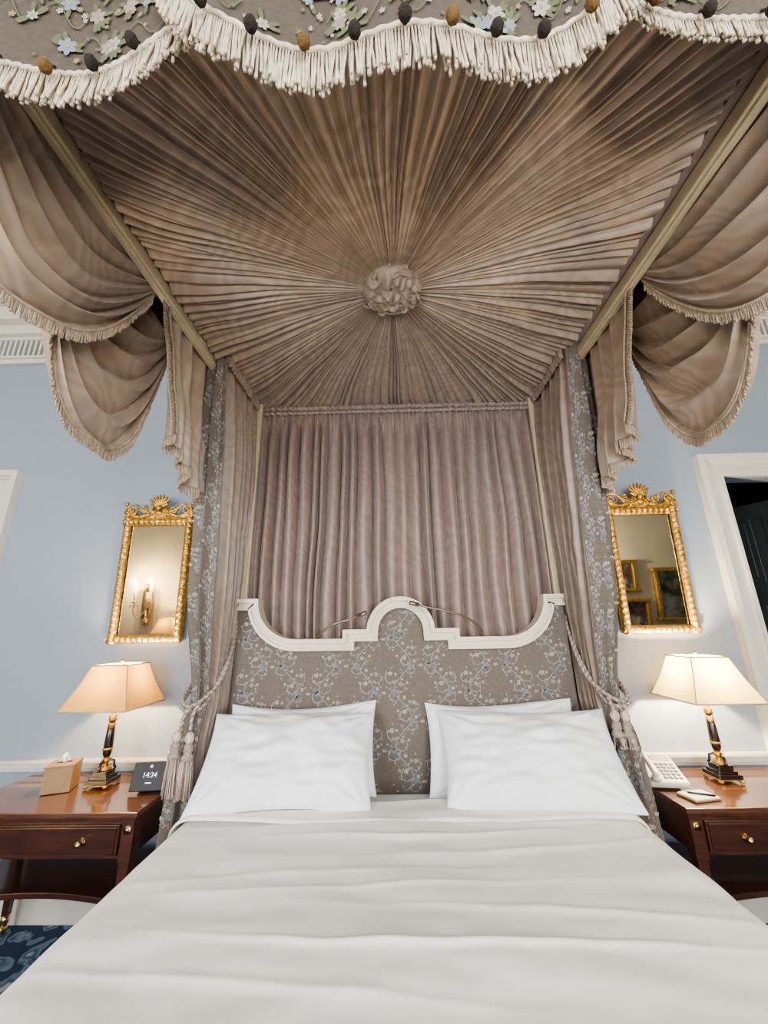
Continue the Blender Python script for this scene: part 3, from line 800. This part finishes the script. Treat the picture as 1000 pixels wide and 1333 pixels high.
# ================================================================== MIRRORS
def mirror(name,x,z0,w=.50,h=.86):
    e=empty(name,(x,RY1-.035,z0),rr(2.5,0,0)); fw=.055
    mb=MB(); mb.box((0,.0,h/2),(w-.06,.006,h-.06)); mb.build('glass',[MIRROR],e,False)
    mb=MB()
    def bar(ax,az,bx_,bz,nseg):
        A=Vector((ax,0,az));B=Vector((bx_,0,bz)); T=(B-A).normalized(); Nn=Vector((T.z,0,-T.x))
        def f(u,v):
            p=A.lerp(B,u); c=(v-.5)*fw; hgt=.012+.022*math.sin(v*PI)**.6+.003*math.sin(u*nseg*2*PI)*math.sin(v*PI)+.003*noise.noise(Vector((u*nseg*3,v*6,ax)))
            return p+Nn*c+Vector((0,-hgt,0))
        mb.grid(f,nseg*8,12)
    m_=fw/2
    bar(-w/2+m_,0,-w/2+m_,h,22); bar(w/2-m_,h,w/2-m_,0,22); bar(-w/2,h-m_,w/2,h-m_,13); bar(w/2,m_,-w/2,m_,13)
    mb.box((0,.012,h/2),(w-.01,.02,h-.01))
    n=48
    def ct(u):
        a=abs(2*u-1)
        z=.045+.05*math.exp(-(a/.28)**2)+.045*math.exp(-((a-.86)/.12)**2)-.02*math.exp(-((a-.55)/.15)**2)
        return z
    mb.grid(lambda u,v:((u-.5)*w*1.02,-.016-.010*math.sin(v*PI)-.006*noise.noise(Vector((u*22,v*5,1))),h-.005+ct(u)*v),n,10)
    mb.grid(lambda u,v:((u-.5)*w*1.02,.012,h-.005+ct(u)*v),n,4,flip=True)
    for sx in(-1,1):
        for (cx_,cz,r0,turn,st) in((sx*.20,h+.055,.036,1,0),(sx*.105,h+.060,.030,-1,1),(sx*.235,h+.02,.022,1,2)):
            pts=[]
            for i in range(26):
                t=i/25; a=t*8.5*turn*sx+st; r=r0*(1-.8*t); pts.append((cx_+math.cos(a)*r,-.026,cz+math.sin(a)*r))
            mb.tube(pts,lambda t:.009*(1-.5*t),7)
        mb.tube([(sx*.25,-.02,h+.03),(sx*.225,-.026,h+.09),(sx*.17,-.026,h+.10),(sx*.13,-.026,h+.06),(sx*.07,-.026,h+.035),(sx*.04,-.026,h+.08)],.008,7)
        mb.ball((sx*.243,-.022,h+.105),(.014,.012,.018))
    for k in range(9):
        a=math.radians(-68+17*k); L_=.062 if k in(0,8) else .085
        rot=Matrix.Rotation(a,3,'Y')
        mb.ball(Vector((0,-.030,h+.075))+rot@Vector((0,0,L_*.62)),(.010,.011,L_*.55),0,8,8,rot)
    mb.ball((0,-.034,h+.07),(.024,.018,.02)); mb.ball((0,-.034,h+.035),(.03,.014,.014))
    for sx in(-1,1):
        for k in range(3): mb.ball((sx*(.03+.02*k),-.03,h+.03-.006*k),(.014,.010,.009),0,8,6)
    mb.build('gilt_frame',[GOLD],e)
    return e
mirror('wall_mirror',-1.67,1.515); mirror('wall_mirror',1.765,1.525)
# ================================================================== SMALL ITEMS
TZ=.76
e=empty('tissue_box',(-1.86,2.45,TZ+.002),rr(0,0,20)); mb=MB(); mb.box((0,0,.065),(.135,.135,.13)); mb.box((0,0,.128),(.14,.14,.012)); mb.build('box',[TAN],e,False,bevel=.004)
mb=MB(); mb.box((0,0,.1345),(.07,.03,.002)); mb.build('slot',[BLACKP],e,False)
mb=MB(); mb.grid(lambda u,v:((u-.5)*.07*(1-.5*v),.012*math.sin(u*9+v*3),.134+.045*v*(.6+.4*math.sin(u*PI))),20,6); mb.build('tissue',[PAPER],e)
e=empty('alarm_clock',(-1.335,2.40,TZ+.002),rr(0,0,6)); mb=MB()
rot=Matrix.Rotation(math.radians(-18),3,'X')
mb.box((0,0,.075),(.185,.016,.135),0,rot); mb.box((0,.035,.04),(.12,.06,.08)); mb.build('casing',[BLACKP],e,False,bevel=.005)
tx=bpy.data.curves.new('time','FONT'); tx.body='14:24'; tx.size=.034; tx.align_x='CENTER'; tx.align_y='CENTER'; tx.extrude=.0004
to=bpy.data.objects.new('time',tx); bpy.context.collection.objects.link(to); to.parent=e; p=rot@Vector((0,-.0092,0)); to.location=(p.x,p.y,p.z+.080); to.rotation_euler=rr(72,0,0); tx.materials.append(emis('display_blue',(.55,.75,1),1.2))
mb=MB(); 
mb.box(rot@Vector((0,-.0095,-.035))+Vector((0,0,.08)),(.03,.001,.005),0,rot)
mb.ball(rot@Vector((0,-.009,.04))+Vector((0,0,.08)),(.007,.001,.007)); mb.build('icons',[bpy.data.materials['display_blue']],e,False)
e=empty('telephone',(1.44,2.46,TZ+.010),rr(0,0,-8)); mb=MB(); rot=Matrix.Rotation(math.radians(22),3,'X')
mb.box((0,0,.052),(.19,.21,.035),0,rot); mb.box((0,.04,.02),(.17,.12,.04)); mb.build('body',[PHONE],e,False,bevel=.01)
mb=MB()
for i in range(4):
    for j in range(5): mb.box(rot@Vector((-.005+.024*i,-.07+.024*j,.020))+Vector((0,0,.052)),(.016,.014,.008),0,rot)
mb.box(rot@Vector((.03,.075,.019))+Vector((0,0,.052)),(.10,.04,.004),0,rot); mb.build('keys',[GREY],e,False,bevel=.002)
mb=MB(); hp=[rot@Vector((-.065,y,.045+.012*math.cos(y*14)))+Vector((0,0,.052)) for y in[-.1+.2*i/12 for i in range(13)]]
mb.tube(hp,.014,10); mb.ball(hp[0]+Vector((0,.01,-.012)),(.024,.028,.018)); mb.ball(hp[-1]+Vector((0,-.01,-.012)),(.024,.028,.018)); mb.build('handset',[PHONE],e)
e=empty('notepad',(1.50,2.28,TZ+.002),rr(0,0,12)); mb=MB(); mb.box((0,0,.004),(.15,.11,.008)); mb.build('cover',[TAN],e,False,bevel=.001); mb=MB(); mb.box((.002,0,.010),(.14,.10,.004)); mb.build('pages',[PAPER],e,False)
e=empty('ballpoint_pen',(1.51,2.275,TZ+.019),rr(0,0,-25)); mb=MB(); mb.tube([(-.06,0,0),(-.05,0,0),(.06,0,0)],lambda t:.0015 if t<.1 else .0045,8); mb.build('barrel',[BLACKP],e)
e=empty('power_cable'); mb=MB(); mb.tube([catm([(-1.33,2.46,.768),(-1.24,2.66,.77),(-1.21,2.70,.70),(-1.22,2.69,.55),(-1.26,2.68,.35),(-1.22,2.70,.05)],i/40) for i in range(41)],.004,6); mb.build('cable',[BLACKP],e)
# ================================================================== BACK OF ROOM (seen in mirrors)
e=empty('wall_sconce',(-4.6,RY0,1.72)); e.scale=(1.5,1.2,1.5); mb=MB()
mb.box((0,.02,-.05),(.10,.03,.36)); mb.ball((0,.04,.16),(.04,.03,.05)); mb.ball((0,.04,-.25),(.035,.03,.05))
cand=MB(); fl=MB()
for sx in(-1,1):
    mb.tube([catm([(0,.04,-.12),(sx*.05,.12,-.2),(sx*.10,.15,-.14),(sx*.10,.15,-.02)],i/20) for i in range(21)],.008,8)
    mb.lathe([(.01,0),(.045,.015),(.03,.02),(.015,.03)],(sx*.10,.15,-.03),16)
    cand.lathe([(.013,0),(.013,.15),(.006,.155)],(sx*.10,.15,0),12); fl.ball((sx*.10,.15,.18),(.016,.016,.032))
    for k in range(7):
        a=k*.9; mb.ball((sx*.10+.045*math.cos(a),.15+.045*math.sin(a),-.06),(.006,.006,.02),0,6,5)
    l=bpy.data.lights.new('sconce_glow','POINT'); l.energy=40; l.color=(1,.74,.42); l.shadow_soft_size=.012
    o=bpy.data.objects.new('sconce_glow',l); bpy.context.collection.objects.link(o); o.parent=e; o.location=(sx*.10,.2,.235)
mb.build('arms',[BRASS],e); cand.build('candles',[PAPER],e); fl.build('flames',[emis('flame_bulb',(1,.78,.5),12)],e)
nightstand('console_table',(-4.05,RY0+.30,0),w=1.1,d=.45,rotz=PI)
lamp('table_lamp',(-4.0,RY0+.32,.762),SHADE_L,60,b=.2,t=.11)
def artmat(name,cols):
    m,nt,b=newmat(name); N=nt.nodes; L=nt.links
    tc=N.new('ShaderNodeTexCoord'); n=N.new('ShaderNodeTexNoise'); n.inputs['Scale'].default_value=5; n.inputs['Detail'].default_value=4
    L.new(tc.outputs['Object'],n.inputs['Vector']); r=N.new('ShaderNodeValToRGB'); el=r.color_ramp.elements
    el[0].position=.35; el[0].color=(*cols[0],1); el[1].position=.68; el[1].color=(*cols[-1],1)
    for i,c in enumerate(cols[1:-1]): q=el.new(.42+.1*i); q.color=(*c,1)
    L.new(n.outputs['Fac'],r.inputs['Fac']); L.new(r.outputs['Color'],b.inputs['Base Color']); b.inputs['Roughness'].default_value=.35
    return m
def painting(name,x,z,w,h,mat):
    e=empty(name,(x,RY0,z)); mb=MB(); mb.box((0,.02,0),(w,.02,h)); mb.build('canvas',[mat],e,False)
    mb=MB(); f=.07
    for (cx_,cz,dx,dz_) in((0,h/2,w+2*f,f),(0,-h/2,w+2*f,f),(-w/2,0,f,h),(w/2,0,f,h)):
        mb.box((cx_,.03,cz),(dx,.06,dz_)); mb.box((cx_*.98,.045,cz*.98),(dx*.94,.06,dz_*.6))
    mb.build('gilt_frame',[GOLD],e,False,bevel=.008)
A1=artmat('oil_portrait',[(.03,.02,.015),(.12,.05,.03),(.05,.06,.05),(.5,.36,.24)]); A2=artmat('oil_landscape',[(.02,.025,.015),(.05,.06,.03),(.15,.12,.06),(.25,.27,.26)])
painting('framed_painting',4.30,2.02,.40,.52,A1); painting('framed_painting',4.46,1.34,.40,.48,A1); painting('framed_painting',5.15,1.68,.55,.90,A2)
e=empty('wall_sconce',(3.3,RY0,2.1)); mb=MB(); mb.box((0,.02,-.05),(.08,.03,.30)); mb.tube([(0,.03,-.1),(0,.12,-.12),(0,.14,-.02)],.008,8); mb.lathe([(.01,0),(.04,.015),(.015,.03)],(0,.14,-.03),16); mb.build('arm',[BRASS],e)
c2=MB(); c2.lathe([(.013,0),(.013,.13),(.006,.135)],(0,.14,0),12); c2.build('candle',[PAPER],e)
l=bpy.data.lights.new('sconce_glow','POINT'); l.energy=130; l.color=(1,.84,.62); l.shadow_soft_size=.012
o=bpy.data.objects.new('sconce_glow',l); bpy.context.collection.objects.link(o); o.parent=e; o.location=(0,.35,.18)
# unseen fill lamps, added behind the camera to light the tester underside
def fill_lamp(loc,en):
    e=empty('added_fill_lamp',loc); mb=MB(); mb.lathe([(.15,0),(.15,.02),(.03,.04),(.012,.08),(.012,1.2),(.02,1.22)],(0,0,0),24); mb.build('stand',[BRASS],e)
    mb=MB(); mb.grid(lambda u,v:((.2-.08*v)*math.cos(2*PI*u),(.2-.08*v)*math.sin(2*PI*u),1.22+.26*v),40,4); mb.build('shade',[SHADE_R],e)
    l=bpy.data.lights.new('glow','POINT'); l.energy=en; l.color=(1,.84,.66); l.shadow_soft_size=.1
    o=bpy.data.objects.new('glow',l); bpy.context.collection.objects.link(o); o.parent=e; o.location=(0,0,1.42)
fill_lamp((.75,-1.1,0),75); fill_lamp((-1.3,-1.2,0),80)
w=bpy.data.worlds.new('World'); bpy.context.scene.world=w; w.use_nodes=True; w.node_tree.nodes['Background'].inputs[0].default_value=(.6,.7,.85,1); w.node_tree.nodes['Background'].inputs[1].default_value=.3
try: bpy.context.scene.view_settings.look='AgX - Medium High Contrast'
except Exception as ex: print(ex)
# ================================================================== CAMERA
th=math.radians(16.4); yaw=math.radians(1.0); ro=math.radians(.9)
f=Vector((-math.sin(yaw)*math.cos(th),math.cos(yaw)*math.cos(th),math.sin(th))); r=Vector((math.cos(yaw),math.sin(yaw),0)); u=r.cross(f)
r2=r*math.cos(ro)-u*math.sin(ro); u2=u*math.cos(ro)+r*math.sin(ro)
M=Matrix((( r2.x,u2.x,-f.x,0),(r2.y,u2.y,-f.y,0),(r2.z,u2.z,-f.z,1.6),(0,0,0,1)))
cd=bpy.data.cameras.new('camera'); cd.sensor_fit='HORIZONTAL'; cd.sensor_width=36; cd.lens=505/1000*36; cd.clip_start=.02
co=bpy.data.objects.new('camera',cd); bpy.context.collection.objects.link(co); co.matrix_world=M
bpy.context.scene.camera=co
